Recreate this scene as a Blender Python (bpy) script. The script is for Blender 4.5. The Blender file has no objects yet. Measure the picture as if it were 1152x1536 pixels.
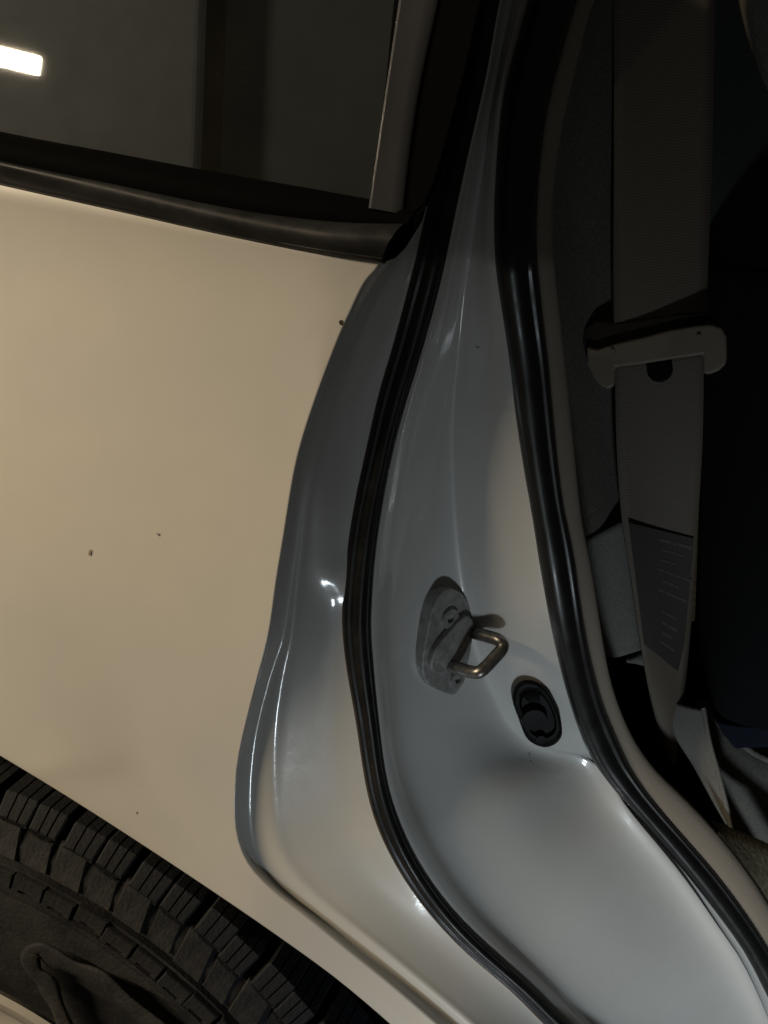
import bpy, bmesh, math, random
import numpy as np
from mathutils import Vector, Matrix
random.seed(7)
S = bpy.context.scene
C = S.collection
R = math.radians

# ------------------------------------------------------------------ camera
FPX, W, H = 1900.0, 1152.0, 1536.0
YAW, PITCH, ROLL = R(12), R(18), R(8)
CAM = np.array([0.0, -0.60, 1.08])
fw = np.array([-math.sin(YAW)*math.cos(PITCH), math.cos(YAW)*math.cos(PITCH), -math.sin(PITCH)])
r0 = np.cross(fw, [0, 0, 1]); r0 /= np.linalg.norm(r0)
u0 = np.cross(r0, fw)
rt = r0*math.cos(ROLL) + u0*math.sin(ROLL)
up = u0*math.cos(ROLL) - r0*math.sin(ROLL)
cd = bpy.data.cameras.new('camera'); cam = bpy.data.objects.new('camera', cd); C.objects.link(cam)
M = Matrix(((rt[0], up[0], -fw[0], CAM[0]), (rt[1], up[1], -fw[1], CAM[1]), (rt[2], up[2], -fw[2], CAM[2]), (0, 0, 0, 1)))
cam.matrix_world = M
cd.sensor_fit = 'VERTICAL'; cd.sensor_height = 36.0; cd.lens = 36.0*FPX/H
cd.clip_start = 0.01; cd.clip_end = 100
S.camera = cam

def ray(px, py):
    return fw*FPX + rt*(px-W/2) + up*(H/2-py)
CAB = 0.045
def un_y(px, py, y):
    d = ray(px, py); return CAM + d*((y-CAM[1])/d[1])
def un_pl(px, py, p, n):
    d = ray(px, py); return CAM + d*(np.dot(np.asarray(p)-CAM, n)/np.dot(d, n))

# ------------------------------------------------------------------ world, lamps, exposure
w = bpy.data.worlds.new('World'); S.world = w; w.use_nodes = True
bg = w.node_tree.nodes['Background']; bg.inputs[0].default_value = (1.0, 0.94, 0.80, 1); bg.inputs[1].default_value = 0.0165
S.view_settings.view_transform = 'Standard'; S.view_settings.look = 'None'
S.view_settings.exposure = 0.0; S.view_settings.gamma = 1.0

def area(name, loc, target, sx, sy, power, col, roll=0.0, spread=180):
    l = bpy.data.lights.new(name, 'AREA'); l.shape = 'RECTANGLE'; l.size = sx; l.size_y = sy
    l.energy = power; l.color = col; l.spread = R(spread)
    o = bpy.data.objects.new(name, l); C.objects.link(o)
    d = Vector(target)-Vector(loc)
    q = d.to_track_quat('-Z', 'Y')
    o.rotation_euler = (q.to_matrix() @ Matrix.Rotation(roll, 3, 'Z')).to_euler(); o.location = loc
    return o

# the tube lamp of the garage, seen mirrored in the window glass
NG = np.array([-0.055, -1.0, 0.22]); NG /= np.linalg.norm(NG)
PG = un_y(554, 305, 0.012)
def mirrored(px, py, dist):
    p = un_pl(px, py, PG, NG); d = p-CAM; d /= np.linalg.norm(d)
    return p + (d-2*np.dot(d, NG)*NG)*dist
LAMP_D = 1.5
ta, tb = mirrored(57, 98, LAMP_D), mirrored(-150, 48, LAMP_D)
tb = ta+(tb-ta)/np.linalg.norm(tb-ta)*1.1
tm = (ta+tb)/2; tl = float(np.linalg.norm(tb-ta))
def tube(name, a, b, thick, power, col):
    m = (a+b)/2; x = Vector(b-a).normalized(); z = (Vector(m)-Vector((0, 0, 1.0))).normalized()
    y = z.cross(x).normalized(); z = x.cross(y)
    l = bpy.data.lights.new(name, 'AREA'); l.shape = 'RECTANGLE'; l.size = float(np.linalg.norm(b-a)); l.size_y = thick
    l.energy = power; l.color = col
    o = bpy.data.objects.new(name, l); C.objects.link(o)
    o.matrix_world = Matrix(((x[0], y[0], z[0], m[0]), (x[1], y[1], z[1], m[1]), (x[2], y[2], z[2], m[2]), (0, 0, 0, 1)))
    return o
tube('tube_lamp', ta, tb, 0.027, 39.5, (1.0, 0.81, 0.545))
area('door_lamp', (0.20, -0.46, 0.40), (0.17, 0.10, 0.56), 0.06, 0.06, 0.50, (0.82, 0.93, 1.0), spread=85)

# ------------------------------------------------------------------ helpers
WORLD = {}
def link(name, me, m=None, parent=None, origin=None):
    o = bpy.data.objects.new(name, me); C.objects.link(o)
    if m is not None: me.materials.append(m)
    org = np.array(origin if origin is not None else (0, 0, 0), float)
    WORLD[o.name] = org
    if parent is not None:
        o.parent = parent; o.location = org - WORLD[parent.name]
    else: o.location = org
    return o
def empty(name, loc):
    o = bpy.data.objects.new(name, None); C.objects.link(o); o.location = loc; o.empty_display_size = 0.05
    WORLD[o.name] = np.array(loc, float); return o
def mesh(name, V, F, m, parent, smooth=True, solid=None, sub=0, bevel=0.0, auto=None):
    V = np.asarray(V, float); c = V.mean(axis=0)
    me = bpy.data.meshes.new(name); me.from_pydata([tuple(v) for v in (V-c)], [], [tuple(f) for f in F]); me.update()
    bm = bmesh.new(); bm.from_mesh(me); bmesh.ops.remove_doubles(bm, verts=bm.verts, dist=1e-6); bmesh.ops.recalc_face_normals(bm, faces=bm.faces)
    bm.to_mesh(me); bm.free()
    if smooth:
        for p in me.polygons: p.use_smooth = True
    if auto is not None:
        me.set_sharp_from_angle(angle=R(auto))
    o = link(name, me, m, parent, c)
    if solid:
        md = o.modifiers.new('solid', 'SOLIDIFY'); md.thickness = solid; md.offset = -1
    if bevel:
        md = o.modifiers.new('bevel', 'BEVEL'); md.width = bevel; md.segments = 3; md.limit_method = 'ANGLE'; md.angle_limit = R(35)
    if sub:
        md = o.modifiers.new('sub', 'SUBSURF'); md.levels = sub; md.render_levels = sub
    return o
def grid(G, closed_u=False):
    G = np.asarray(G); n, k = G.shape[:2]
    F = []
    for i in range(n-1):
        for j in range(k-1 if not closed_u else k):
            j2 = (j+1) % k
            F.append((i*k+j, i*k+j2, (i+1)*k+j2, (i+1)*k+j))
    return G.reshape(-1, 3), F
def cr(P, n):
    """Catmull-Rom through points, n samples per span"""
    P = np.asarray(P, float); Q = np.vstack([2*P[0]-P[1], P, 2*P[-1]-P[-2]]); out = []
    for i in range(1, len(Q)-2):
        a, b, c, d = Q[i-1], Q[i], Q[i+1], Q[i+2]
        for t in np.linspace(0, 1, n, endpoint=False):
            out.append(0.5*((2*b)+(c-a)*t+(2*a-5*b+4*c-d)*t*t+(3*b-a-3*c+d)*t**3))
    out.append(P[-1]); return np.array(out)
def mono(xs, ys, x):
    """smooth 1-D interpolation without overshoot"""
    xs = np.asarray(xs, float); ys = np.asarray(ys, float)
    h = np.diff(xs); dl = np.diff(ys)/h; m = np.zeros(len(xs))
    for i in range(1, len(xs)-1):
        m[i] = 0 if dl[i-1]*dl[i] <= 0 else 2*dl[i-1]*dl[i]/(dl[i-1]+dl[i])
    m[0], m[-1] = dl[0], dl[-1]
    x = np.asarray(x, float); i = np.clip(np.searchsorted(xs, x)-1, 0, len(xs)-2)
    t = (x-xs[i])/h[i]
    return (1+2*t)*(1-t)**2*ys[i]+t*(1-t)**2*h[i]*m[i]+t*t*(3-2*t)*ys[i+1]+t*t*(t-1)*h[i]*m[i+1]
NS = 24
def curve(pts, rungs):
    """pixel polyline -> NS samples per rung span; rungs are points near the line"""
    P = cr(pts, 8)
    for _ in range(14): P[1:-1] = 0.25*P[:-2]+0.5*P[1:-1]+0.25*P[2:]
    L = np.concatenate([[0], np.cumsum(np.linalg.norm(np.diff(P, axis=0), axis=1))])
    s = [L[np.argmin(np.linalg.norm(P-np.array(r), axis=1))] for r in rungs]
    s[0], s[-1] = L[0], L[-1]
    t = np.linspace(0, len(s)-1, (len(s)-1)*NS+1)
    ss = mono(np.arange(len(s)), s, t)
    return np.stack([np.interp(ss, L, P[:, 0]), np.interp(ss, L, P[:, 1])], 1)
def lerp(a, b, f): return a+(b-a)*f
def loft3(curves, per=6):
    """curves: list of (n,3) -> smooth grid across"""
    A = np.stack(curves, 1)
    return np.stack([cr(row, per) for row in A], 0)

# ------------------------------------------------------------------ materials
def mat(name, base, rough=0.5, metal=0.0, coat=0.0, coat_rough=0.03, spec=0.5):
    m = bpy.data.materials.new(name); m.use_nodes = True
    b = m.node_tree.nodes['Principled BSDF']
    b.inputs['Base Color'].default_value = (*base, 1); b.inputs['Roughness'].default_value = rough
    b.inputs['Metallic'].default_value = metal; b.inputs['Coat Weight'].default_value = coat
    b.inputs['Coat Roughness'].default_value = coat_rough; b.inputs['Specular IOR Level'].default_value = spec
    return m
def nd(m, t, **kw):
    n = m.node_tree.nodes.new(t)
    for k, v in kw.items(): setattr(n, k, v)
    return n
def lk(m, a, b): m.node_tree.links.new(a, b)
def noise(m, scale, detail=4, rough=0.5, stretch=None):
    tc = nd(m, 'ShaderNodeTexCoord'); n = nd(m, 'ShaderNodeTexNoise')
    n.inputs['Scale'].default_value = scale; n.inputs['Detail'].default_value = detail; n.inputs['Roughness'].default_value = rough
    if stretch:
        mp = nd(m, 'ShaderNodeMapping'); mp.inputs['Scale'].default_value = stretch
        lk(m, tc.outputs['Object'], mp.inputs[0]); lk(m, mp.outputs[0], n.inputs['Vector'])
    else: lk(m, tc.outputs['Object'], n.inputs['Vector'])
    return n.outputs['Fac']
def ramp(m, fac, stops):
    r = nd(m, 'ShaderNodeValToRGB'); e = r.color_ramp.elements
    while len(e) < len(stops): e.new(0.5)
    for i, (p, c) in enumerate(stops): e[i].position = p; e[i].color = (*c, 1)
    lk(m, fac, r.inputs[0]); return r.outputs[0]
def mixc(m, fac, a, b):
    x = nd(m, 'ShaderNodeMix', data_type='RGBA')
    for s, v in ((x.inputs[6], a), (x.inputs[7], b)):
        if hasattr(v, 'links') or hasattr(v, 'is_linked'): lk(m, v, s)
        else: s.default_value = (*v, 1)
    if hasattr(fac, 'is_linked'): lk(m, fac, x.inputs[0])
    else: x.inputs[0].default_value = fac
    return x.outputs[2]
def bump(m, h, strength, dist, target='Normal', after=None):
    b = nd(m, 'ShaderNodeBump'); b.inputs['Strength'].default_value = strength; b.inputs['Distance'].default_value = dist
    lk(m, h, b.inputs['Height'])
    if after is not None: lk(m, after, b.inputs['Normal'])
    lk(m, b.outputs[0], m.node_tree.nodes['Principled BSDF'].inputs[target]); return b.outputs[0]
def bs(m): return m.node_tree.nodes['Principled BSDF']

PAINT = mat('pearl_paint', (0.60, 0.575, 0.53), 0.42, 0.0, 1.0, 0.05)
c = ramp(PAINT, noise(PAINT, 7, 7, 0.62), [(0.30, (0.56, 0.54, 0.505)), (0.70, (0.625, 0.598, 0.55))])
c = mixc(PAINT, ramp(PAINT, noise(PAINT, 4.5, 3, 0.45), [(0.38, (0,)*3), (0.62, (1,)*3)]), c, (0.525, 0.515, 0.51))  # broad greyer blotches painted in place of soft reflections in the clear coat
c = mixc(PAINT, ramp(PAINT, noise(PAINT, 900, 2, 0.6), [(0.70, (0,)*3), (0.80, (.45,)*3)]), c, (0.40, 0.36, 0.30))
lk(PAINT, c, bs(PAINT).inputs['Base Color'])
lk(PAINT, ramp(PAINT, noise(PAINT, 60, 6, 0.7), [(0.4, (0.38,)*3), (0.7, (0.5,)*3)]), bs(PAINT).inputs['Roughness'])
lk(PAINT, ramp(PAINT, noise(PAINT, 14, 6, 0.7), [(0.4, (0.05,)*3), (0.75, (0.22,)*3)]), bs(PAINT).inputs['Coat Roughness'])
bump(PAINT, noise(PAINT, 260, 2, 0.5), 0.05, 0.0006, 'Coat Normal')
JAMB = mat('jamb_paint', (0.58, 0.575, 0.555), 0.4, 0.0, 1.0, 0.06)
c = ramp(JAMB, noise(JAMB, 22, 6, 0.65), [(0.30, (0.555, 0.548, 0.525)), (0.66, (0.595, 0.588, 0.565))])
lk(JAMB, c, bs(JAMB).inputs['Base Color'])
lk(JAMB, ramp(JAMB, noise(JAMB, 60, 6, 0.7), [(0.4, (0.085,)*3), (0.8, (0.15,)*3)]), bs(JAMB).inputs['Coat Roughness'])
bump(JAMB, noise(JAMB, 190, 2, 0.5), 0.06, 0.0006, 'Coat Normal')
RUBBER = mat('seal_rubber', (0.010, 0.010, 0.010), 0.42, spec=0.4)
lk(RUBBER, ramp(RUBBER, noise(RUBBER, 55, 7, 0.75), [(0.45, (0.007,)*3), (0.75, (0.022, 0.021, 0.019))]), bs(RUBBER).inputs['Base Color'])
bump(RUBBER, noise(RUBBER, 400, 4), 0.15, 0.0004)
lk(RUBBER, ramp(RUBBER, noise(RUBBER, 40, 5), [(0.35, (0.34,)*3), (0.7, (0.55,)*3)]), bs(RUBBER).inputs['Roughness'])
SHINY = mat('shiny_seal_rubber', (0.010, 0.010, 0.010), 0.25, spec=0.5)
lk(SHINY, ramp(SHINY, noise(SHINY, 60, 5), [(0.35, (0.30,)*3), (0.7, (0.46,)*3)]), bs(SHINY).inputs['Roughness'])
MATTE = mat('matte_black', (0.0012, 0.0012, 0.0012), 0.8, spec=0.04)
MOULD = mat('moulding_vinyl', (0.022, 0.020, 0.019), 0.38, spec=0.18)
c = ramp(MOULD, noise(MOULD, 55, 6, 0.7, (0.35, 1, 1)), [(0.4, (0.011, 0.0115, 0.013)), (0.72, (0.027, 0.028, 0.031))])
lk(MOULD, c, bs(MOULD).inputs['Base Color'])
lk(MOULD, ramp(MOULD, noise(MOULD, 120, 5), [(0.35, (0.32,)*3), (0.7, (0.5,)*3)]), bs(MOULD).inputs['Roughness'])
TRIMM = mat('satin_trim', (0.048, 0.051, 0.060), 0.30, spec=0.4)
lk(TRIMM, ramp(TRIMM, noise(TRIMM, 60, 5, 0.6, (1, 1, .2)), [(0.35, (0.3,)*3), (0.7, (0.46,)*3)]), bs(TRIMM).inputs['Roughness'])
STEEL = mat('worn_steel', (0.30, 0.29, 0.27), 0.42, 0.35)
c = ramp(STEEL, noise(STEEL, 160, 7, 0.7), [(0.30, (0.22, 0.22, 0.21)), (0.5, (0.34, 0.335, 0.325)), (0.72, (0.44, 0.435, 0.42))])
lk(STEEL, c, bs(STEEL).inputs['Base Color'])
lk(STEEL, ramp(STEEL, noise(STEEL, 220, 6), [(0.35, (0.3,)*3), (0.7, (0.62,)*3)]), bs(STEEL).inputs['Roughness'])
bump(STEEL, noise(STEEL, 300, 5), 0.25, 0.0008)
LOOPM = mat('rubbed_steel', (0.30, 0.29, 0.275), 0.36, 0.9)
lk(LOOPM, ramp(LOOPM, noise(LOOPM, 200, 6, 0.7), [(0.35, (0.16, 0.15, 0.14)), (0.65, (0.38, 0.37, 0.355))]), bs(LOOPM).inputs['Base Color'])
WELT = mat('welt_fabric', (0.22, 0.185, 0.15), 0.9, spec=0.2)
bump(WELT, noise(WELT, 900, 3), 0.5, 0.0006)
def fabric(name, col, scale=700, amt=0.5):
    m = mat(name, col, 0.9, spec=0.15)
    f = noise(m, scale, 3)
    lk(m, ramp(m, f, [(0.3, tuple(x*(0.72 if amt > .1 else .92) for x in col)), (0.7, tuple(x*(1.2 if amt > .1 else 1.06) for x in col))]), bs(m).inputs['Base Color'])
    bump(m, f, amt, 0.0008); return m
TRIMP = fabric('pillar_trim_fabric', (0.085, 0.080, 0.068))
LOWER = fabric('lower_trim_plastic', (0.13, 0.128, 0.118), 1200, 0.25)
SEATF = fabric('seat_fabric', (0.12, 0.116, 0.103), 900, 0.6)
SEATP = fabric('seat_valance', (0.16, 0.155, 0.14), 1500, 0.2)
CARPET = fabric('carpet', (0.085, 0.082, 0.058), 350, 1.0)
DARKF = fabric('dark_cabin_fabric', (0.036, 0.042, 0.038), 600, 0.5)
HEADF = fabric('headrest_fabric', (0.11, 0.105, 0.095), 600, 0.5)
BLACKF = fabric('black_cloth', (0.0035, 0.0035, 0.004), 500, 0.6)
NAVYF = fabric('navy_cloth', (0.007, 0.009, 0.017), 700, 0.5)
BELTM = mat('belt_webbing', (0.10, 0.085, 0.068), 0.75, spec=0.3)
def webbing(m, col):
    tc = nd(m, 'ShaderNodeTexCoord'); wv = nd(m, 'ShaderNodeTexWave'); wv.bands_direction = 'Z'
    wv.inputs['Scale'].default_value = 190; wv.inputs['Distortion'].default_value = 1.2; wv.inputs['Detail'].default_value = 2
    lk(m, tc.outputs['Object'], wv.inputs['Vector'])
    lk(m, ramp(m, wv.outputs['Fac'], [(0.2, tuple(x*0.92 for x in col)), (0.8, tuple(x*1.05 for x in col))]), bs(m).inputs['Base Color'])
    bump(m, wv.outputs['Fac'], 0.22, 0.0005)
webbing(BELTM, (0.095, 0.080, 0.064))
LABELM = mat('label_cloth', (0.038, 0.034, 0.031), 0.8, spec=0.2)
PRINT = mat('label_print', (0.062, 0.058, 0.052), 0.8, spec=0.2)
PLATEP = mat('tongue_plastic', (0.17, 0.142, 0.112), 0.5, spec=0.3)
bump(PLATEP, noise(PLATEP, 500, 3), 0.2, 0.0004)
BLACKP = mat('black_plastic', (0.0016, 0.0016, 0.0016), 0.5, spec=0.12)
bump(BLACKP, noise(BLACKP, 350, 4), 0.2, 0.0004)
def tyre_mat(name, dust):
    m = mat(name, (0.02, 0.02, 0.02), 0.75, spec=0.25)
    f = noise(m, 28, 8, 0.75)
    lk(m, ramp(m, f, [(0.38, (0.012, 0.013, 0.016)), (0.70, dust)]), bs(m).inputs['Base Color'])
    bump(m, noise(m, 420, 6), 0.6, 0.001); return m
TREAD = tyre_mat('tread_rubber', (0.021, 0.022, 0.026))
SIDE = tyre_mat('dusty_sidewall_rubber', (0.038, 0.037, 0.037))
LUGM = tyre_mat('dusty_lug_rubber', (0.052, 0.050, 0.048))
ALLOY = mat('alloy', (0.42, 0.40, 0.37), 0.4, 0.0)
CHIP = mat('paint_chip_rust', (0.03, 0.022, 0.016), 0.8)
DIRT = mat('grime', (0.24, 0.20, 0.15), 0.9)
GLASS = bpy.data.materials.new('dark_tinted_glass'); GLASS.use_nodes = True
def build_glass(m):
    m.node_tree.nodes.remove(bs(m))
    tr = nd(m, 'ShaderNodeBsdfTransparent'); tr.inputs[0].default_value = (0.60, 0.615, 0.625, 1)
    gl_ = nd(m, 'ShaderNodeBsdfGlossy'); gl_.inputs['Roughness'].default_value = 0.02; gl_.inputs[0].default_value = (1, 1, 1, 1)
    fr = nd(m, 'ShaderNodeFresnel'); fr.inputs[0].default_value = 1.5
    b = nd(m, 'ShaderNodeMixShader'); lk(m, fr.outputs[0], b.inputs[0]); lk(m, tr.outputs[0], b.inputs[1]); lk(m, gl_.outputs[0], b.inputs[2])
    tc = nd(m, 'ShaderNodeTexCoord'); v = nd(m, 'ShaderNodeTexVoronoi'); v.inputs['Scale'].default_value = 420
    lk(m, tc.outputs['Object'], v.inputs['Vector'])
    spots = ramp(m, v.outputs['Distance'], [(0.06, (1,)*3), (0.22, (0,)*3)])
    patch = ramp(m, noise(m, 10, 5, 0.7), [(0.45, (0,)*3), (0.75, (1,)*3)])
    mul = nd(m, 'ShaderNodeMath', operation='MULTIPLY'); lk(m, spots, mul.inputs[0]); lk(m, patch, mul.inputs[1])
    film = ramp(m, noise(m, 5, 5, 0.6), [(0.3, (0.004,)*3), (0.75, (0.03,)*3)])
    add = nd(m, 'ShaderNodeMath', operation='MULTIPLY_ADD'); add.inputs[1].default_value = 0.09
    lk(m, mul.outputs[0], add.inputs[0]); lk(m, film, add.inputs[2])
    d = nd(m, 'ShaderNodeBsdfDiffuse'); d.inputs[0].default_value = (0.40, 0.37, 0.31, 1)
    mx = nd(m, 'ShaderNodeMixShader'); lk(m, add.outputs[0], mx.inputs[0]); lk(m, b.outputs[0], mx.inputs[1]); lk(m, d.outputs[0], mx.inputs[2])
    lk(m, mx.outputs[0], m.node_tree.nodes['Material Output'].inputs['Surface'])
build_glass(GLASS)

# ------------------------------------------------------------------ the car body: pixel outlines at their real depths
E1 = curve([(672,-260),(655,-60),(632,120),(604,270),(571,394),(550,414),(529,456),(508,502),(484,564),(463,623),(442,694),(428,780),(420,830),(413,870),(404,940),(392,990),(373,1062),(356,1135),(352,1175),(350.5,1213),(352,1240),(358,1268),(368,1293),(384,1315),(417,1346),(461,1379),(505,1416),(549,1451),(592,1486),(651,1537),(720,1598),(840,1705)],
           [(672,-260),(571,394),(484,564),(413,870),(373,1302),(840,1705)])
E2 = curve([(690,-260),(672,-60),(648,120),(620,270),(588,392),(567,420),(545,460),(520,510),(497,567),(477,625),(458,710),(448,765),(441,822),(433,880),(424,955),(411,993),(398,1039),(385,1096),(380,1143),(378,1180),(378.5,1222),(380,1244),(386,1276),(400,1306),(429,1337),(467,1366),(517,1401),(563,1436),(616,1480),(666,1521),(740,1583),(858,1688)],
           [(690,-260),(588,392),(497,567),(433,875),(389,1285),(858,1688)])
E3 = curve([(760,-260),(727,-80),(703,35),(679,156),(644,305),(628,380),(605,470),(588,533),(570,592),(550,682),(536,745),(525,809),(517,887),(515.5,940),(522,1005),(536,1083),(549,1174),(567,1240),(601,1308),(646,1371),(702,1430),(768,1485),(817,1536),(890,1605),(980,1690)],
           [(760,-260),(628,380),(583,550),(517,880),(566,1240),(980,1690)])
E4 = curve([(810,-260),(770,-80),(748,0),(731,104),(710,194),(689,288),(668,390),(654,449),(630,536),(609,602),(588,682),(571,772),(561,850),(556.5,930),(558,966),(562,1018),(569,1086),(579,1164),(600,1236),(639,1312),(695,1385),(758,1444),(813,1496),(848,1532),(925,1600),(1015,1680)],
           [(810,-260),(668,390),(622,558),(559,880),(600,1236),(1015,1680)])
E6 = curve([(845,-260),(795,-80),(768,20),(748,130),(728,230),(708,380),(699,442),(691,547),(686,616),(686,675),(692,762),(700,840),(708,890),(722,960),(742,1020),(756,1050),(769,1080),(784,1098),(812,1124),(850,1140),(896,1160),(925,1200),(975,1258),(1030,1326),(1080,1400),(1118,1455),(1180,1600),(1215,1680)],
           [(845,-260),(708,380),(690,550),(706,880),(896,1160),(1215,1680)])
E7 = curve([(875,-260),(818,-80),(792,0),(773,69),(757,130),(748,200),(742,290),(741,345),(743,400),(751,456),(765,547),(773,623),(787,713),(799,779),(808,840),(825,934),(842,1010),(860,1072),(880,1124),(902,1160),(926,1190),(974,1246),(1030,1312),(1082,1380),(1120,1433),(1154,1502),(1205,1600),(1240,1680)],
           [(875,-260),(742,390),(765,547),(816,885),(902,1160),(1240,1680)])
E8 = curve([(950,-260),(890,-80),(865,0),(846,69),(822,156),(811,243),(806,312),(806,380),(814,460),(825,554),(834,658),(844,745),(851,780),(863,836),(875,926),(891,1003),(908,1062),(932,1117),(952,1160),(995,1218),(1051,1281),(1099,1340),(1152,1419),(1200,1510),(1260,1640)],
           [(950,-260),(807,390),(824,547),(870,885),(952,1160),(1260,1640)])
E9 = curve([(975,-260),(912,-80),(889,0),(870,76),(853,146),(837,226),(829,299),(830,380),(842,491),(853,595),(863,693),(872,780),(886,847),(900,934),(915,1020),(939,1086),(960,1124),(988,1160),(1030,1200),(1082,1256),(1127,1315),(1156,1362),(1230,1480),(1290,1600)],
           [(975,-260),(830,390),(848,547),(894,890),(988,1160),(1290,1600)])
NT = len(E1); T = np.linspace(0, 5, NT)

zb = un_y(571, 394, 0.0)[2]
xb = un_y(440, 800, 0.0)[0]
def fsurf(p):
    h = p[2]-zb
    y = 0.22*h if h > 0 else -0.42*0.032*(math.exp(h/0.032)-1)
    dx = max(0.0, xb-p[0]); y += 0.10*dx + 0.10*dx*dx
    return y
def un_f(px, py, off=0.0):
    y = 0.0
    for _ in range(7): y = fsurf(un_y(px, py, y))+off
    return un_y(px, py, y)
BASE = np.array([fsurf(un_f(*p)) for p in E1])
def c3(E, offs):
    """curve in space: pixel curve at depth base+offs (one offset per rung)"""
    o = mono(np.arange(6), offs, T)
    return np.array([un_y(p[0], p[1], b+d) for p, b, d in zip(E, BASE, o)])

K1 = np.array([un_f(p[0], p[1]) for p in E1])
K2 = c3(E2, [.012, .012, .012, .013, .010, .017])
D3 = [.034, .036, .036, .032, .031, .064]
K3 = c3(E3, D3)
K4 = c3(E4, [.040, .042, .042, .037, .036, .072])
off5 = lerp(E4, E6, mono(np.arange(6), [.2, .25, .17, .10, .06, .06], T)[:, None])
K5 = c3(off5, [.046, .048, .049, .045, .044, .082])
off5b = lerp(E4, E6, mono(np.arange(6), [.45, .45, .36, .25, .16, .16], T)[:, None])
K5b = c3(off5b, [.055, .059, .062, .061, .061, .099])
D6 = [.064, .071, .080, .094, .138, .172]
K6 = c3(E6, D6)
D7 = [.056, .061, .070, .089, .143, .177]
K7 = c3(E7, D7)
D8 = [.064, .069, .078, .097, .151, .186]
K8 = c3(E8, D8)
K9 = c3(E9, [.070, .075, .084, .103, .157, .192])

base_z = 0.0
car = empty('parked_car', (0.0, 0.0, 0.0))
car['label'] = 'pale pearl car seen at its rear quarter, the doorway open beside the rear wheel'
car['category'] = 'car'

# quarter panel: lofted between the doorway edge and the belt line / wheel arch
Q = curve([(-520,150),(-520,400),(-520,640),(-420,870),(-250,990),(-120,1064),(0,1133),(113,1202),(208,1263),(340,1350),(435,1416),(508,1469),(588,1537),(680,1622),(770,1720)],
          [(-520,150),(-520,400),(-520,640),(0,1133),(340,1350),(770,1720)])
A1 = E1[NS:]                       # from the moulding end downwards
def span(Acur, ra, n):             # re-sample a rung-parametrised curve
    t = np.linspace(ra[0], ra[1], n); i = t*NS
    return np.stack([np.interp(i, np.arange(len(Acur)), Acur[:, k]) for k in (0, 1)], 1)
NP = 97
prm = np.linspace(0, 1, NP)
ta_ = np.interp(prm, [0, .30, .55, .72, .82, 1], [0, .75, 1.75, 2.7, 3.05, 4])
tq_ = np.interp(prm, [0, .30, .55, .72, .82, 1], [0, 1.2, 2.6, 3.2, 4.1, 5])
PA = np.stack([np.interp(ta_*NS, np.arange(len(A1)), A1[:, k]) for k in (0, 1)], 1)
PQ = np.stack([np.interp(tq_*NS, np.arange(len(Q)), Q[:, k]) for k in (0, 1)], 1)
def smooth(P, n=6):
    P = P.copy()
    for _ in range(n): P[1:-1] = 0.25*P[:-2]+0.5*P[1:-1]+0.25*P[2:]
    return P
sv = np.concatenate([[0, .002, .005, .010, .016], np.linspace(0.027, 0.9, 33), np.linspace(0.92, 1.0, 12)])
# top row must follow the moulding's lower edge
G = np.zeros((NP, len(sv), 3))
for i in range(NP):
    for j, s in enumerate(sv):
        p = PQ[i]*(s)+PA[i]*(1-s)
        fl = 0.0
        if s > 0.45:
            wgt = min(1.0, max(0.0, (prm[i]-0.30)/0.25)); u = (s-0.45)/0.55
            fl = -0.012*wgt*u*u*(3-2*u)
            fl *= min(1.0, np.linalg.norm(PQ[i]-PA[i])/330.0)
        G[i, j] = un_f(p[0], p[1], fl)
# rolled doorway edge (s = 0): a small round inwards; arch lip turned under (s = 1)
lip = []
for i in range(NP):
    a = G[i, -1]; b = G[i, -3]; d = a-b; d /= np.linalg.norm(d)
    lip.append([a+d*0.0012+np.array([0, .0009, 0]), a+d*0.0016+np.array([0, .0022, 0]), a+d*0.0012+np.array([0, .006, 0]), a+d*0.001+np.array([0, .022, 0])])
edge = []
for i in range(NP):
    a = G[i, 0]; b = G[i, 5]; d = a-b; d /= np.linalg.norm(d)
    edge.append([a+d*0.0012+np.array([0, .0032, 0]), a+d*0.0011+np.array([0, .0014, 0]), a+d*0.0006+np.array([0, .0003, 0])])
GG = np.concatenate([np.array(edge), G, np.array(lip)], 1)
V, F = grid(GG)
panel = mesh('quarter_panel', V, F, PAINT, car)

def fleck(px, py, wpx, hpx, ang, m, name, parent, off=-0.0003, onp=None, seed=0):
    rnd = random.Random(seed); n = 9; P = []
    for k in range(n):
        a = 2*math.pi*k/n; rr = 0.75+0.5*rnd.random()
        x, y = wpx/3*rr*math.cos(a), hpx/3*rr*math.sin(a)
        X, Y = px+x*math.cos(ang)-y*math.sin(ang), py+x*math.sin(ang)+y*math.cos(ang)
        P.append(un_f(X, Y, off) if onp is None else un_pl(X, Y, onp[0], onp[1]))
    P = np.array(P); back = P+np.array([0, .00025, 0])
    V = np.vstack([P, back]); F = [tuple(range(n)), tuple(range(2*n-1, n-1, -1))]+[(k, k+n, (k+1) % n+n, (k+1) % n) for k in range(n)]
    return mesh(name, V, F, m, parent, smooth=False)
fleck(512, 484, 13, 11, .5, CHIP, 'paint_chip', panel, -.0016, seed=1)
fleck(134, 829, 3, 17, .25, DIRT, 'paint_chip', panel, -.0009, seed=2)
fleck(236, 801, 4, 6, .0, DIRT, 'paint_chip', panel, -.0009, seed=3)
fleck(205, 1220, 3, 6, .1, DIRT, 'paint_chip', panel, -.004, seed=4)

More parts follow.
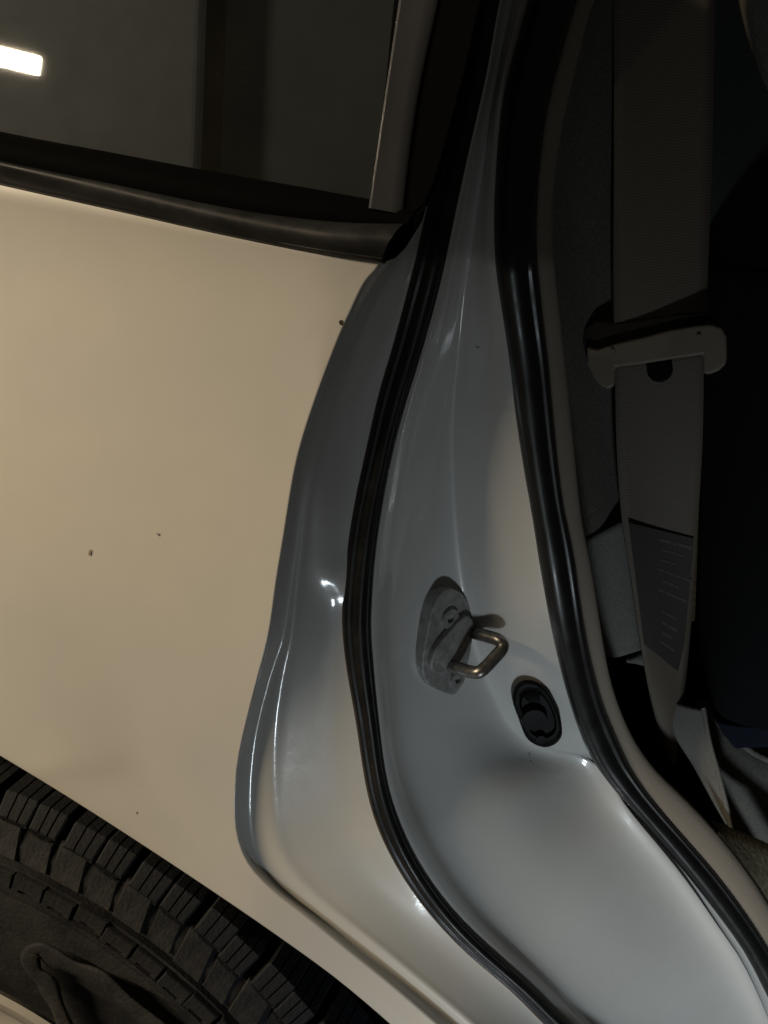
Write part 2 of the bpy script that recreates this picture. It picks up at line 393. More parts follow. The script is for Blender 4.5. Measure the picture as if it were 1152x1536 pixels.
# door jamb pressing
Kc = c3(lerp(E2, E3, .16), [.0205, .0205, .0190, .0150, .0108, .0185])
Kd = c3(lerp(E2, E3, .32), [.025, .0255, .0245, .020, .0155, .026])
Ke = c3(lerp(E2, E3, .72), [.031, .0325, .0325, .0285, .0265, .048])
K1j = K1+np.array([0, .0025, 0])
K1k = c3(lerp(E1, E2, .45), [.006, .006, .007, .007, .006, .009])
K6m = c3(lerp(E6, E7, .24), lerp(np.array(D6), np.array(D7), .26))
K5c = c3(lerp(E4, E6, mono(np.arange(6), [.72, .72, .66, .60, .52, .52], T)[:, None]), [.061, .067, .074, .082, .092, .138])
K5d = c3(lerp(E4, E6, .86), [.0637, .0705, .0793, .0925, .1300, .165])
K9j = c3(lerp(E8, E9, .5), np.array(D8)+.008)
J = loft3([K1j, K1k, K2, Kc, Kd, Ke, K3, K4, K5, K5b, K5c, K5d, K6, K6m, K7, K8, K9j], 5)
# soft dents of the pressing below the edge and the hollow under the bump stop
P2 = {}
def dent(G, px, py, rx, ry, ang, depth, y):
    c0 = un_y(px, py, y); d = G-c0; n = np.linalg.norm
    ax = un_y(px+math.cos(ang)*100, py+math.sin(ang)*100, y)-c0; sx = np.linalg.norm(ax)/100; ax /= n(ax)
    ay = un_y(px-math.sin(ang)*100, py+math.cos(ang)*100, y)-c0; ay /= n(ay)
    a = (d@ax)/(rx*sx); b = (d@ay)/(ry*sx); r2 = a*a+b*b
    G[..., 1] += depth*np.exp(-r2)
dent(J, 474, 770, 24, 90, R(8), -.0045, .02)
dent(J, 488, 882, 22, 34, 0, -.0035, .024)
dent(J, 860, 1200, 60, 70, 0, .012, .12)
V, F = grid(J)
jamb = mesh('door_jamb', V, F, JAMB, car)

# ---- seals
def sweep(name, Ka, Kb, prof, m, parent, bx=0.0):
    """profile (a in -1..1 across from Ka to Kb, b height) swept along the pair of curves"""
    rows = []
    n = len(Ka)
    for i in range(n):
        a, b = Ka[i], Kb[i]; mid = (a+b)/2; hw = (b-a)/2; wd = np.linalg.norm(hw)
        tg = Ka[min(i+1, n-1)]+Kb[min(i+1, n-1)]-Ka[max(i-1, 0)]-Kb[max(i-1, 0)]
        nn = np.cross(hw, tg); nn /= np.linalg.norm(nn)
        if nn[1] > 0: nn = -nn
        rows.append([mid+hw*p[0]+nn*p[1]*wd for p in prof])
    V, F = grid(np.array(rows), closed_u=True)
    k = len(prof); F += [tuple(range(k-1, -1, -1)), tuple((n-1)*k+j for j in range(k))]
    return mesh(name, V, F, m, parent)
prof1 = [(-1.04, -.35), (-1.05, .15), (-.92, .50), (-.70, .62), (-.52, .50), (-.44, .60), (-.22, .86), (.08, .98), (.36, .90), (.50, .72), (.58, .62), (.68, .66), (.88, .52), (1.0, .18), (1.0, -.35)]
outer_seal = sweep('outer_door_seal', K3, K4, prof1, RUBBER, car)
beadA = c3(lerp(E3, E4, -.05), [x-.0002 for x in D3]); beadB = c3(lerp(E3, E4, .16), [x+.0003 for x in D3])
sweep('seal_carrier', beadA, beadB, [(-1, -.3), (-1, .5), (-.4, .9), (.6, .9), (1, .5), (1, -.3)], mat('seal_carrier_strip', (0.07, 0.05, 0.04), 0.7), outer_seal)
prof2 = [(-.98, -.45), (-1.0, .10), (-.94, .36), (-.80, .60), (-.58, .76), (-.32, .82), (-.04, .78), (.18, .66), (.34, .54), (.42, .52), (.52, .56), (.66, .56), (.80, .44), (.92, .22), (1.0, -.1), (1.0, -.45)]
inner_seal = sweep('inner_door_seal', K7, K8, prof2, SHINY, car)
K8w = c3(lerp(E8, E9, -.05), [x-.001 for x in D8])
sweep('seal_welt', K8w, K9, [(-1, -.5), (-1, .1), (-.8, .3), (-.3, .42), (.4, .40), (.85, .22), (1, 0), (1, -.6)], WELT, inner_seal)

# ---- quarter window
def slab(name, px, p, n, thick, m, parent, bevel=0.0, smooth=False, auto=None):
    """outline in the plane (p, n) extruded by thick towards -n side; n points to the viewer"""
    A = np.array([un_pl(x, y, p, n) for x, y in px]); B = A-np.asarray(n)*thick; k = len(px)
    V = np.vstack([A, B]); F = [tuple(range(k)), tuple(range(2*k-1, k-1, -1))]+[(i, i+k, (i+1) % k+k, (i+1) % k) for i in range(k)]
    return mesh(name, V, F, m, parent, smooth=smooth, bevel=bevel, auto=auto)
window = empty('quarter_window', tuple(PG)); window.parent = car; window.location = PG
slab('window_glass', [(-560, 60), (0, 206), (139, 227), (243, 248), (400, 276), (560, 303), (600, 0), (640, -280), (-560, -280)], PG, NG, .004, GLASS, window)
ptrim = PG+NG*0.012
gl = [(-560, 62), (-250, 138), (0, 200), (139, 222), (243, 244), (400, 271), (520, 292), (625, 312)]
tp = [(-560, 104), (-250, 182), (0, 243), (139, 268), (278, 300), (400, 322), (520, 336), (608, 336)]
lo = [(-560, 142), (-250, 216), (0, 277), (160, 311), (278, 339), (400, 364), (484, 380), (574, 393)]
def dens(L): return cr(np.array(L, float), 8)
gl, tp, lo = smooth(dens(gl), 40), smooth(dens(tp), 40), smooth(dens(lo), 40)
# run channel: a matte black lip leaning from the glass out to the moulding
pg1, pg2 = PG+NG*0.001, PG+NG*0.010
rows = []
for a, b in zip(gl, tp):
    pa = un_pl(a[0], a[1], pg1, NG); pb = un_pl(b[0], b[1]+6, pg2, NG); q = lerp(a, b, .25); pq = un_pl(q[0], q[1], pg1+NG*.0065, NG)
    rows.append([pa-NG*.004, pa, pq, pb, pb-NG*.012])
V, F = grid(np.array(rows)); mesh('glass_run_channel', V, F, MATTE, window)
# rounded belt moulding
rows = []
for a, b in zip(tp, lo):
    A = un_pl(a[0], a[1], PG+NG*.008, NG); B = un_f(b[0], b[1], -.001)
    mid = (A+B)/2; hv = (B-A)/2; wd = np.linalg.norm(hv); nn = np.array([0, -1.0, .25]); nn /= np.linalg.norm(nn)
    pr = [(-1, -.8), (-1.0, .1), (-.92, .34), (-.70, .58), (-.35, .80), (.05, .86), (.42, .78), (.70, .56), (.84, .36), (.90, .36), (1.0, .22), (1.03, .0), (1.0, -.5)]
    rows.append([mid+hv*p+nn*q*wd for p, q in pr])
V, F = grid(np.array(rows)); k = len(pr); n = len(rows); F.append(tuple((n-1)*k+j for j in range(k)))
mould = mesh('belt_moulding', V, F, MOULD, window, auto=50)
pe = un_f(590, 360, -.004)
slab('moulding_end_cap', [(576, 345), (600, 332), (626, 318), (640, 306), (634, 330), (622, 350), (608, 372), (594, 386), (578, 392), (572, 388)], pe, np.array([.25, -.95, .15])/np.linalg.norm([.25, -.95, .15]), .010, MATTE, window, bevel=.0015)
# satin upright at the rear edge of the glass
ns = NG+np.array([.10, 0, 0]); ns /= np.linalg.norm(ns)
rows = []
for y in np.linspace(316, -280, 40):
    f = (312-y)/312; xl = 553.5+45.5*f; xr = 605.5+52.5*f-6*math.sin(min(1, max(0, f))*math.pi)
    yy = y
    prof = [(0, -.006), (0, .0080), (.03, .0105), (.06, .0112), (.3, .0100), (.6, .0088), (.88, .0076), (.97, .0066), (1, .005), (1, -.006)]
    rows.append([un_pl(lerp(xl, xr, s), yy-4+9*s, PG+NG*h, NG) for s, h in prof])
V, F = grid(np.array(rows)); F.append(tuple(range(len(prof))))
mesh('window_upright', V, F, TRIMM, window, auto=40)
# black-out panel between the upright and the outer seal
slab('blackout_panel', [(545, 335), (560, 300), (590, 0), (612, -280), (775, -280), (722, 0), (700, 100), (672, 205), (652, 275), (637, 306), (610, 330)], PG+NG*.0055, NG, .006, MATTE, window, bevel=.001)
# cabin behind the tinted glass
pin = PG-NG*.07
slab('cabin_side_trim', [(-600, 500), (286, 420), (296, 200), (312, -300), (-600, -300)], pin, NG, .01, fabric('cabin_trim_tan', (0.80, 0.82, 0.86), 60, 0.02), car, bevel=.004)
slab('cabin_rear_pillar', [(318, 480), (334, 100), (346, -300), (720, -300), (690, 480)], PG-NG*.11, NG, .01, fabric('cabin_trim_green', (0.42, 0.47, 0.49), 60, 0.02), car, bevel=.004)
slab('cabin_far_trim', [(-700, 700), (680, 700), (720, -400), (-700, -400)], PG-NG*.22, NG, .01, DARKF, car)

# ---- striker
NSK = np.array([.80, -.60, 0.05]); NSK /= np.linalg.norm(NSK)
ip = int(3.0*NS)
def jamb_y(px, py):
    # depth of the jamb at a pixel: nearest point on the lofted grid
    d = J-CAM; z = d@fw; x = (d@rt)/z*FPX+W/2; y = H/2-(d@up)/z*FPX
    k = np.argmin((x-px)**2+(y-py)**2); return J.reshape(-1, 3)[k]
PS = jamb_y(672, 975)+NSK*.0012
def pk(px, py, off): return un_pl(px, py, PS+NSK*off, NSK)
striker = empty('door_striker', tuple(PS)); striker.parent = car; striker.location = PS
def rounded(px, n=5): 
    P = np.array(px+px[:3], float); Q = cr(P, n); k = n
    return Q[k:k+n*len(px)]
plate = [(672, 884), (658, 895), (648, 918), (641, 950), (635, 985), (635, 1010), (643, 1027), (660, 1037), (678, 1043), (688, 1037), (697, 1012), (704, 975), (709, 940), (706, 912), (696, 893), (684, 885)]
striker_h0 = .004
slab('striker_plate', rounded(plate, 3), PS+NSK*.0035, NSK, .012, STEEL, striker, bevel=.0009)
brk = [(653, 976), (664, 960), (678, 944), (690, 931), (702, 925), (711, 934), (709, 962), (704, 990), (697, 1006), (674, 1010), (654, 1010), (647, 998)]
slab('striker_boss', rounded(brk, 3), PS+NSK*.0078, NSK, .006, STEEL, striker, bevel=.0011)
def tube_mesh(name, P, r, m, parent, n=14):
    P = np.asarray(P); rows = []
    prev = None
    for i in range(len(P)):
        t = P[min(i+1, len(P)-1)]-P[max(i-1, 0)]; t /= np.linalg.norm(t)
        a = np.cross(t, [0.1, .2, 1.0]) if prev is None else prev-t*np.dot(prev, t)
        a /= np.linalg.norm(a); prev = a; b = np.cross(t, a)
        rows.append([P[i]+(a*math.cos(q)+b*math.sin(q))*(r[i] if hasattr(r, '__len__') else r) for q in np.linspace(0, 2*math.pi, n, endpoint=False)])
    V, F = grid(np.array(rows), closed_u=True); k = n
    F += [tuple(range(k-1, -1, -1)), tuple((len(P)-1)*k+j for j in range(k))]
    return mesh(name, V, F, m, parent, auto=60)
lp = [(665, 996, .002), (690, 1003, .014), (708, 1008, .024), (719, 1008, .029), (729, 1000, .030), (741, 987, .030), (751, 976, .030), (754, 967, .029), (748, 960, .026), (736, 956, .020), (718, 951, .011), (702, 947, .002)]
LP = cr(np.array([pk(*p) for p in lp]), 6)
tube_mesh('striker_loop', LP, .0039, LOOPM, striker)
def disc(name, px, py, rx, off, h, m, parent, n=20, NN=NSK, PP=PS, hole=0.0):
    c0 = un_pl(px, py, PP+NN*off, NN); a = np.cross(NN, [0, 0, 1.0]); a /= np.linalg.norm(a); b = np.cross(NN, a)
    q = np.linspace(0, 2*math.pi, n, endpoint=False)
    ring = lambda r, hh: [c0+(a*math.cos(t)+b*math.sin(t))*r+NN*hh for t in q]
    rings = [ring(rx, -.002), ring(rx, h*.6), ring(rx*.92, h)]
    if hole: rings += [ring(hole, h), ring(hole*.95, h-.0025), ring(hole*.3, h-.0025)]
    else: rings += [ring(rx*.3, h*1.02)]
    V, F = grid(np.array(rings), closed_u=True); F.append(tuple((len(rings)-1)*n+j for j in range(n)))
    return mesh(name, V, F, m, parent, auto=40)
disc('striker_screw', 673, 927, .0066, .0035, .0022, STEEL, striker, hole=.0028)
disc('striker_screw', 684, 1018, .0058, .0035, .0022, STEEL, striker, hole=.0026)

# ---- bump stop
PB = jamb_y(806, 1070)
NB = -np.cross(jamb_y(832, 1070)-jamb_y(782, 1070), jamb_y(806, 1105)-jamb_y(806, 1035)); NB *= -np.sign(NB[1])*1.0; NB /= np.linalg.norm(NB)
NB = NB*.6+np.array([.12, -.39, .03]); NB /= np.linalg.norm(NB)
PB = PB+NB*.002
stop = [(768, 1048), (774, 1028), (788, 1020), (806, 1023), (823, 1038), (833, 1057), (840, 1074), (843, 1092), (842, 1105), (833, 1116), (818, 1121), (801, 1116), (788, 1104), (777, 1076)]
cen = np.mean(stop, axis=0)
def ringp(s, off): return [un_pl(*(cen+(np.array(q)-cen)*s), PB+NB*off, NB) for q in rounded(stop, 3)]
rows = [ringp(1.0, -.006), ringp(1.0, .004), ringp(.96, .0065), ringp(.88, .0075), ringp(.74, .0072), ringp(.70, .0055), ringp(.66, .0036), ringp(.30, .0036)]
V, F = grid(np.array(rows), closed_u=True); k = len(rows[0]); F.append(tuple((len(rows)-1)*k+j for j in range(k)))
bstop = mesh('bump_stop', V, F, BLACKP, car, auto=45)
def knob(px, py, r, h, parent):
    disc('bump_stop_knob', px, py, r, .003, h, BLACKP, parent, NN=NB, PP=PB)
knob(800, 1072, .0085, .0062, bstop); knob(810, 1103, .0036, .0052, bstop)

# small marks on the jamb
def mark(px, py, w_, h_, ang, sd):
    p = jamb_y(px, py); n = np.array([.3, -.95, .05]); n /= np.linalg.norm(n)
    fleck(px, py, w_, h_, ang, CHIP, 'paint_scratch', jamb, onp=(p+n*.0006, n), seed=sd)
mark(718, 521, 12, 2.0, R(-20), 11); mark(977, 1496, 3.0, 14, R(-20), 12); mark(796, 1141, 3, 3, 0, 13)

# ------------------------------------------------------------------ wheel
YW = 0.015
g0, g1 = un_y(0, 1312, YW), un_y(322, 1535, YW)
RG = 0.36
mid = (g0+g1)/2; dv = g1-g0; hl = np.linalg.norm(dv)/2
nv = np.array([-dv[2], 0, dv[0]]); nv /= np.linalg.norm(nv)
if nv[2] > 0: nv = -nv
WC = mid+nv*math.sqrt(RG**2-hl**2)
print('wheel centre', WC, 'rim corner radius', np.linalg.norm((un_y(10, 1515, YW)-WC)[[0, 2]]))
th0 = math.atan2((mid-WC)[0], (mid-WC)[2])
wheel = empty('rear_wheel', tuple(WC)); wheel.parent = car; wheel.location = WC
def revolve(name, prof, m, parent, n=160):
    rows = []
    for t in np.linspace(0, 2*math.pi, n, endpoint=False):
        rows.append([WC+np.array([r*math.sin(t), y-0, r*math.cos(t)]) for r, y in prof])
    rows.append(rows[0]); V, F = grid(np.array(rows)); return mesh(name, V, F, m, parent, auto=50)
YO = YW
RR = float(np.linalg.norm((un_y(3, 1522, YW+.004)-WC)[[0, 2]]))
carc = revolve('tyre', [(RR-.012, YO+.018), (RR, YO+.006), (RR+.008, YO-.001), (RR+.025, YO-.005), (RG-.030, YO-.006), (RG-.022, YO-.004), (RG-.0205, YO-.0055), (RG-.0165, YO-.0055), (RG-.016, YO-.001), (RG-.003, YO-.0005), (RG-.0025, YO+.006), (RG+.0015, YO+.006), (RG+.002, YO-.000), (RG+.010, YO+.004), (RG+.022, YO+.018), (RG+.026, YO+.034), (RG+.026, YO+.20), (RG+.01, YO+.225), (RG-.03, YO+.23), (RR-.012, YO+.21)], SIDE, wheel, 240)
revolve('rim', [(RR-.012, YO+.020), (RR-.003, YO+.006), (RR-.006, YO+.002), (RR-.014, YO+.004), (RR-.02, YO+.012), (RR-.03, YO+.03), (RR-.10, YO+.02), (.06, YO+.01), (.05, YO-.005), (.0, YO-.005)], ALLOY, wheel, 120)
PITCHA = 0.0640
def block_mesh(name, w_, y0, y1, r0, r1, sip, skew=0.0):
    """tread block: sipes are notches in the profile, front end bevelled"""
    xs = [(-w_/2, r0), (-w_/2, r1-.0012), (-w_/2+.0012, r1)]
    for s in sip:
        xs += [(s-.0006, r1), (s-.0003, r1-.005), (s+.0003, r1-.005), (s+.0006, r1)]
    xs += [(w_/2-.0012, r1), (w_/2, r1-.0012), (w_/2, r0)]
    k = len(xs); V = []; 
    for y, dr, sc in ((y0, -.014, .90), (y0+.009, -.0010, .98), (y1, 0, 1.0)):
        for x, r in xs:
            rr = r+(dr if r > r0 else 0)
            xx = x*sc+skew*(y-y0)
            V.append((xx, y, rr*math.cos(xx/RG)))
    F = [tuple(range(k-1, -1, -1)), tuple(2*k+j for j in range(k))]
    for a in range(2):
        F += [(a*k+j, a*k+(j+1) % k, (a+1)*k+(j+1) % k, (a+1)*k+j) for j in range(k)]
    me = bpy.data.meshes.new(name); me.from_pydata(V, [], F); me.update()
    bm = bmesh.new(); bm.from_mesh(me); bmesh.ops.recalc_face_normals(bm, faces=bm.faces); bm.to_mesh(me); bm.free()
    me.materials.append(TREAD); return me
RT = RG+.037
bA = block_mesh('tread_block', .0238, YO+.009, YO+.076, RG+.02, RT, [-.0035, .0042], .05)
bB = block_mesh('tread_block', .0212, YO+.008, YO+.080, RG+.02, RT-.001, [-.003, .0038], .05)
bC = block_mesh('tread_block', .0200, YO+.084, YO+.125, RG+.02, RT, [-.004, .004], -.1)
def lug_mesh(name, w_, r0_, r1_, h, mt, y_out, skew=0.0, notch=False, ytop=0.0):
    pts = []
    if notch:
        nw = w_*.30
        pts = [(-w_/2, r0_), (-nw, r0_), (-nw+.0006, r0_+.0022), (nw-.0006, r0_+.0022), (nw, r0_), (w_/2, r0_), (w_/2, r1_), (-w_/2, r1_)]
    else: pts = [(-w_/2, r0_), (w_/2, r0_), (w_/2*.94, r1_), (-w_/2*.94, r1_)]
    k = len(pts); V = []
    cx, cr_ = 0.0, (r0_+r1_)/2
    for sc, yy in ((1.06, y_out+.010), (1.0, y_out+.0012), (.93, y_out)):
        for x, r in pts:
            rr = cr_+(r-cr_)*sc; V.append((x*sc+skew*(r-r0_), yy+ytop*max(0, (r-r0_)/(r1_-r0_)), rr))
    F = [tuple(range(k-1, -1, -1)), tuple(2*k+j for j in range(k))]
    for a in range(2): F += [(a*k+j, a*k+(j+1) % k, (a+1)*k+(j+1) % k, (a+1)*k+j) for j in range(k)]
    me = bpy.data.meshes.new(name); me.from_pydata(V, [], F); me.update()
    bm = bmesh.new(); bm.from_mesh(me); bmesh.ops.recalc_face_normals(bm, faces=bm.faces); bm.to_mesh(me); bm.free()
    me.materials.append(mt); return me
lA = lug_mesh('shoulder_lug', .0215, RG+.0035, RG+.022, .006, LUGM, YO-.003, -.30, False, .013)
lB = lug_mesh('shoulder_lug', .0185, RG+.0035, RG+.018, .006, LUGM, YO-.0015, -.30, False, .010)
lC = lug_mesh('sidewall_lug', .0212, RG-.0155, RG-.004, .004, SIDE, YO-.0050, 0.0, True)
def put(me, th):
    o = bpy.data.objects.new(me.name.split('.')[0], me); C.objects.link(o); o.parent = wheel; o.rotation_euler = (0, th, 0)
    q = 1+random.uniform(-.004, .003); o.scale = (q, 1, q); o.location = (0, random.uniform(-.0008, .0008), 0)
for i in range(-11, 12):
    th = th0+i*PITCHA
    odd = i % 2; th += random.uniform(-.0022, .0022)
    put(bB if odd else bA, th+(-.006 if odd else 0)); put(bC, th+.02)
    put(lB if odd else lA, th+.006); put(lC, th+.01)
# raised wandering outline moulded on the sidewall
def side_pt(px, py, off): return un_y(px, py, YO-.006-off)
def ridge(name, pts, wpx, h):
    P = cr(np.array(pts, float), 8); rows = []
    for i in range(len(P)):
        t = P[min(i+1, len(P)-1)]-P[max(i-1, 0)]; t /= np.linalg.norm(t); nn = np.array([-t[1], t[0]])
        ww = wpx*(.75+.35*math.sin(i*.37)*.5+.25)
        if i in (0, len(P)-1): ww *= .3
        rows.append([side_pt(*(P[i]+nn*ww*s), hh) for s, hh in ((-1, -.004), (-.85, h*.7), (-.4, h), (.4, h), (.85, h*.7), (1, -.004))])
    V, F = grid(np.array(rows)); return mesh(name, V, F, LUGM, wheel)
ridge('sidewall_crest', [(120, 1600), (100, 1545), (82, 1500), (70, 1474), (52, 1456), (46, 1432), (62, 1424), (85, 1440), (112, 1452), (150, 1470), (190, 1502), (245, 1550), (300, 1600)], 13, .0026)

# wheel housing
rows = []
for t in np.linspace(-1.75, 1.75, 60):
    rr = RG+.075
    rows.append([WC+np.array([rr*math.sin(t), y, rr*math.cos(t)]) for y in (-WC[1]+.034, .10, .20, .30)]+[WC+np.array([.05*math.sin(t), .30, .05*math.cos(t)])])
V, F = grid(np.array(rows)); mesh('wheel_housing', V, F, MATTE, car)

# ------------------------------------------------------------------ cabin seen through the doorway
def un_c(px, py, y): return un_y(px, py, y+CAB)

def loftpx(name, lines, m, parent, per=6, solid=None, auto=None):
    """lines: list of pixel polylines, each with depth per point (x, y, Y)"""
    L = [cr(np.array(l, float), 8) for l in lines]
    n = min(len(l) for l in L)
    G = []
    for l in L:
        s = np.linspace(0, len(l)-1, n); l2 = np.stack([np.interp(s, np.arange(len(l)), l[:, k]) for k in range(3)], 1)
        G.append([un_c(a, b, y) for a, b, y in l2])
    A = np.stack([np.array(g) for g in G], 1)
    A = np.stack([cr(r, per) for r in A], 0) if len(lines) > 2 else A
    V, F = grid(A); return mesh(name, V, F, m, parent, solid=solid, auto=auto)
loftpx('pillar_trim', [
    [(960, -200, .115), (890, 0, .120), (850, 150, .125), (825, 300, .125), (828, 400, .13), (842, 520, .135), (858, 660, .14), (874, 812, .145)],
    [(985, -200, .150), (925, 0, .150), (890, 150, .150), (868, 300, .150), (872, 400, .152), (885, 520, .155), (892, 660, .158), (905, 796, .158)],
    [(1010, -200, .172), (990, 0, .172), (965, 150, .172), (950, 300, .172), (950, 400, .173), (950, 520, .175), (936, 600, .177), (934, 660, .178), (942, 778, .178)],
    [(1080, -200, .22), (1040, 0, .22), (1010, 150, .21), (1000, 300, .20), (1000, 400, .20), (1000, 520, .20), (1000, 660, .20), (1000, 760, .20)]], TRIMP, car)
loftpx('lower_pillar_trim', [
    [(870, 815, .140), (882, 870, .142), (896, 940, .145), (908, 984, .148)],
    [(900, 800, .152), (908, 870, .153), (918, 940, .154), (925, 986, .156)],
    [(940, 780, .160), (948, 870, .160), (957, 940, .160), (959, 976, .162)],
    [(980, 770, .185), (980, 870, .185), (984, 940, .185), (980, 970, .188)]], LOWER, car, solid=.003)
loftpx('trim_tab', [[(938, 986, .170), (965, 976, .170), (985, 976, .172)], [(940, 990, .165), (963, 998, .166), (985, 1004, .17)]], LOWER, car, solid=.002)
loftpx('belt_recess', [[(880, 960, .17), (900, 1060, .17), (960, 1160, .17), (1060, 1260, .17)], [(960, 960, .24), (980, 1060, .24), (1030, 1130, .24), (1120, 1220, .24)], [(1120, 900, .32), (1120, 1000, .32), (1120, 1100, .32), (1160, 1200, .30)]], MATTE, car)
# seat: valance strip, cushion with piping, back and headrest
seat = empty('rear_seat', tuple(un_c(1100, 1200, .22))); seat.parent = car; seat.location = WORLD['rear_seat']
loftpx('seat_valance', [
    [(1000, 1050, 0.180), (1010, 1100, 0.170), (1040, 1150, 0.163), (1070, 1205, 0.155), (1088, 1236, 0.151)],
    [(1030, 1060, 0.170), (1038, 1105, 0.163), (1058, 1155, 0.157), (1080, 1205, 0.151), (1092, 1238, 0.149)],
    [(1054, 1064, 0.165), (1063, 1110, 0.157), (1077, 1160, 0.153), (1089, 1210, 0.149), (1096, 1241, 0.147)]], SEATP, seat, solid=.003)
tube_mesh('valance_ridge', cr(np.array([un_c(*p) for p in [(1055, 1062, 0.165), (1064, 1112, 0.156), (1078, 1162, 0.152), (1090, 1210, 0.148), (1097, 1242, 0.146)]]), 6), .0017, SEATP, seat, 8)
loftpx('seat_cushion', [
    [(1052, 1050, .205), (1066, 1110, .200), (1080, 1160, .194), (1092, 1210, .19), (1092, 1242, .19)],
    [(1090, 1062, .22), (1095, 1120, .20), (1105, 1170, .19), (1115, 1210, .187), (1120, 1252, .188)],
    [(1160, 1090, .24), (1162, 1140, .205), (1165, 1190, .19), (1168, 1230, .185), (1170, 1274, .185)],
    [(1300, 1140, .27), (1300, 1190, .21), (1300, 1240, .19), (1300, 1280, .185), (1300, 1330, .185)]], SEATF, seat, solid=.01)
tube_mesh('seat_piping', cr(np.array([un_c(*p) for p in [(1052, 1068, .205), (1068, 1079, .203), (1088, 1094, .203), (1120, 1122, .20), (1152, 1140, .20), (1230, 1170, .20)]]), 8), .0022, SEATF, seat, 8)
loftpx('seat_back', [
    [(1040, -250, .30), (1048, 0, .29), (1052, 200, .28), (1050, 420, .28), (1050, 700, .28), (1040, 1000, .28), (1040, 1120, .27)],
    [(1080, -250, .32), (1090, 0, .31), (1100, 200, .30), (1110, 420, .30), (1110, 700, .30), (1110, 1000, .30), (1110, 1130, .29)],
    [(1400, -250, .5), (1400, 0, .5), (1400, 200, .5), (1400, 420, .5), (1400, 700, .5), (1400, 1000, .5), (1400, 1150, .5)]], DARKF, seat)
loftpx('head_restraint', [
    [(1085, -120, .27), (1107, 0, .262), (1122, 60, .258), (1140, 115, .256), (1165, 160, .256)],
    [(1110, -140, .25), (1130, -20, .245), (1146, 40, .242), (1162, 90, .24), (1185, 135, .24)],
    [(1260, -200, .25), (1270, -60, .245), (1280, 0, .242), (1290, 50, .24), (1300, 100, .24)]], HEADF, seat, solid=.02)
loftpx('cabin_carpet', [
    [(1064, 1230, .124), (1090, 1262, .122), (1120, 1302, .120), (1160, 1362, .120), (1260, 1520, .12)],
    [(1078, 1234, .138), (1115, 1258, .134), (1150, 1300, .130), (1190, 1350, .128), (1280, 1500, .126)],
    [(1094, 1240, .150), (1170, 1273, .150), (1230, 1300, .148), (1280, 1350, .145), (1330, 1480, .14)]], CARPET, car)

# ------------------------------------------------------------------ seat belt (hangs in the doorway)
belt = empty('seat_belt', tuple(un_c(1010, 1130, .17)))
belt['label'] = 'taupe seat belt hanging in the open doorway with plastic tongue and black button'
belt['category'] = 'seat belt'
def strap(name, Lp, Rp, m, parent, th=.0012, sag=.002, cols=8, tw=None):
    Lc, Rc = cr(np.array(Lp, float), 8), cr(np.array(Rp, float), 8)
    n = 60; G = []
    for u in np.linspace(0, 1, n):
        f = lambda A: np.array([np.interp(u*(len(A)-1), np.arange(len(A)), A[:, k]) for k in range(3)])
        a, b = f(Lc), f(Rc); row = []
        for s in np.linspace(0, 1, cols+1):
            q = lerp(a, b, s); row.append(un_c(q[0], q[1], q[2]+sag*(4*s*(1-s)-.5)*math.sin(u*5+.6)))
        G.append(row)
    V, F = grid(np.array(G)); o = mesh(name, V, F, m, parent)
    md = o.modifiers.new('solid', 'SOLIDIFY'); md.thickness = th; md.offset = 0
    return o
strap('upper_webbing', [(918, -220, .148), (920, 0, .148), (921, 200, .148), (920, 400, .148), (921, 500, .150), (922, 548, .152)],
      [(1084, -220, .170), (1073, 0, .168), (1069, 200, .165), (1062, 400, .160), (1058, 500, .158), (1055, 534, .158)], BELTM, belt)
lowweb = strap('lower_webbing', [(922, 540, .146), (925, 675, .147), (933, 780, .148), (946, 864, .149), (959, 955, .151), (972, 1030, .157), (986, 1085, .166), (1008, 1146, .174)],
      [(1056, 522, .152), (1054, 658, .158), (1047, 780, .166), (1039, 899, .174), (1030, 1003, .180), (1024, 1050, .180), (1019, 1093, .178), (1013, 1147, .175)], BELTM, belt, sag=.0045)
# tongue
NTG = np.array([-.12, -1.0, .10]); NTG /= np.linalg.norm(NTG)
PT = un_c(990, 520, .139)
front = [(880, 520), (895, 524), (924, 515), (963, 506), (1008, 494), (1042, 488), (1067, 486), (1082, 491), (1089, 504), (1090, 536), (1087, 547), (1078, 556), (1063, 562), (1054, 560), (1054, 532), (1012, 538), (963, 546), (922, 551), (921, 578), (913, 584), (902, 580), (890, 566), (880, 545)]
tongue = slab('belt_tongue', front, PT, NTG, .005, PLATEP, belt, bevel=.0016)
back = [(872, 510), (876, 491), (895, 480), (924, 484), (975, 476), (1020, 470), (1058, 468), (1075, 478), (1080, 500), (1060, 520), (900, 545), (880, 540)]
slab('tongue_shaded_back', back, PT-NTG*.0055, NTG, .006, fabric('tongue_shade_plastic', (0.025, 0.021, 0.018), 900, .1), tongue, bevel=.002)  # shaded area behind the tongue, its shade painted as a darker plastic
for x, y in ((920, 526), (1049, 504)): disc('tongue_pip', x, y, .0013, .0, .0014, PLATEP, tongue, 12, NTG, PT)
bt = [(970+0, 547)]+[(989+19.5*math.cos(a), 554+19.5*math.sin(a)) for a in np.linspace(math.pi*.98, 0.02, 14)]+[(1007, 541), (985, 543)]
slab('stop_button', bt, un_c(989, 555, .1435), NTG, .004, BLACKP, belt, bevel=.001)
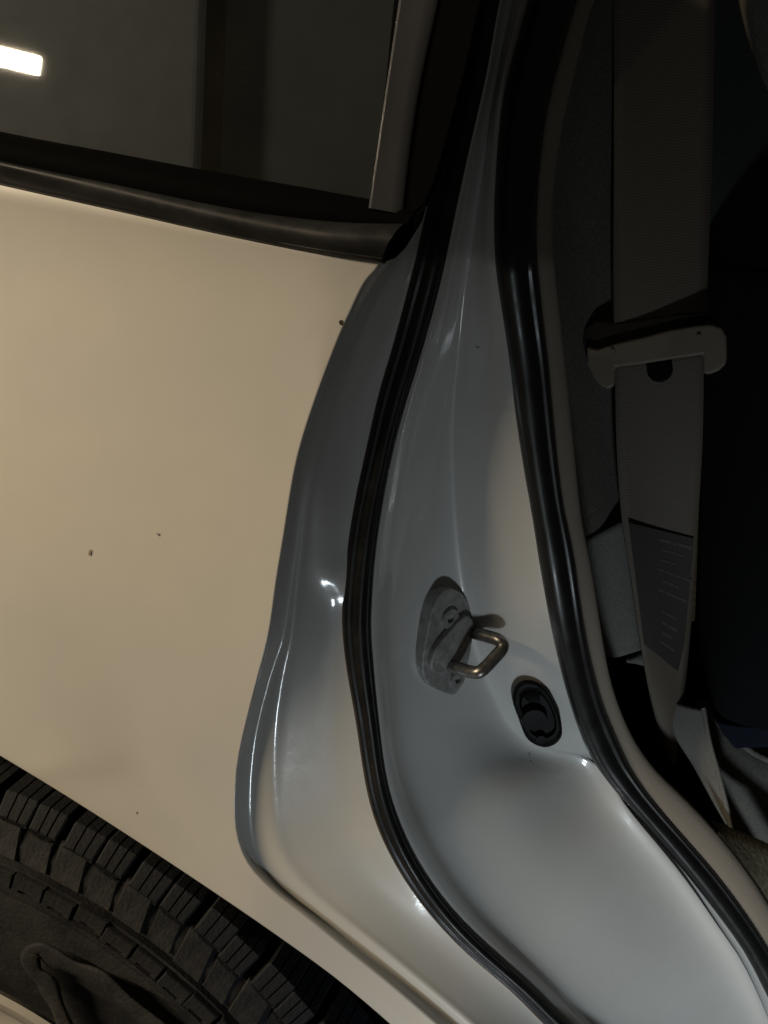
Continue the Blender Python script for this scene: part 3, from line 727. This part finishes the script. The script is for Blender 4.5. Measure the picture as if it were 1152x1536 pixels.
# care label sewn on the belt with rows of worn print
NLB = np.array([.10, -1.0, .02])
la, lb, lc, ld = np.array((943, 784.)), np.array((1041, 808.)), np.array((1023, 1012.)), np.array((966, 966.))
def lab(u, v, off):
    q = lerp(lerp(la, lb, u), lerp(ld, lc, u), v)
    yy = lerp(lerp(.1480, .1670, u), lerp(.1515, .1790, u), v)+.0045*(4*u*(1-u)-.5)*math.sin((.36+.36*v)*5+.6)*1.0
    return un_c(q[0], q[1], yy-off)
G = [[lab(u, v, .0022) for u in np.linspace(0, 1, 9)] for v in np.linspace(0, 1, 18)]
V, F = grid(np.array(G)); label = mesh('care_label', V, F, LABELM, belt)
V, F = [], []
rnd = random.Random(5)
for r_ in range(11):
    v = .06+.88*r_/11; u = .40+.12*rnd.random(); dv_ = .014+.016*rnd.random()
    if rnd.random() < .2: continue
    end = .70+.24*rnd.random()
    while u < end:
        l = .06+.16*rnd.random()
        k = len(V); V += [lab(u, v, .0025), lab(u+l, v, .0025), lab(u+l, v+dv_, .0025), lab(u, v+dv_, .0025)]; F.append((k, k+1, k+2, k+3)); u += l+.015+.015*rnd.random()
pr = mesh('label_lettering', V, F, PRINT, label, smooth=False)

# dark bundle on the seat
bundle_c = un_c(1120, 1100, .21)
bun = empty('cloth_bundle', tuple(bundle_c))
bun['label'] = 'black cloth bundle with navy blue lower hem lying on the grey seat'
bun['category'] = 'cloth bundle'
loftpx('bundle_body', [
    [(1050, 405, .262), (1050, 520, .252), (1050, 700, .245), (1048, 850, .240), (1046, 1000, .235), (1052, 1078, .232)],
    [(1075, 400, .245), (1078, 520, .235), (1078, 700, .225), (1076, 850, .215), (1074, 1000, .205), (1080, 1092, .204)],
    [(1150, 402, .235), (1150, 520, .225), (1150, 700, .212), (1150, 850, .202), (1150, 1000, .194), (1150, 1100, .196)],
    [(1300, 410, .25), (1300, 520, .24), (1300, 700, .22), (1300, 850, .21), (1300, 1000, .20), (1300, 1100, .20)]], BLACKF, bun, solid=.004)
hem = [(1074, 1082), (1090, 1087), (1120, 1090), (1152, 1090), (1300, 1092), (1300, 1126), (1152, 1121), (1125, 1122), (1103, 1123), (1098, 1117), (1085, 1102)]
slab('bundle_hem', hem, un_c(1110, 1105, .194), np.array([0, -.97, .24]), .006, NAVYF, bun, bevel=.001)

# ground under the car
gz = WC[2]-RT
bmv = [(-6, -6, gz), (6, -6, gz), (6, 6, gz), (-6, 6, gz)]
fl = mesh('floor', bmv, [(0, 1, 2, 3)], fabric('concrete', (0.16, 0.155, 0.145), 30, .3), None, smooth=False)
fl['kind'] = 'structure'
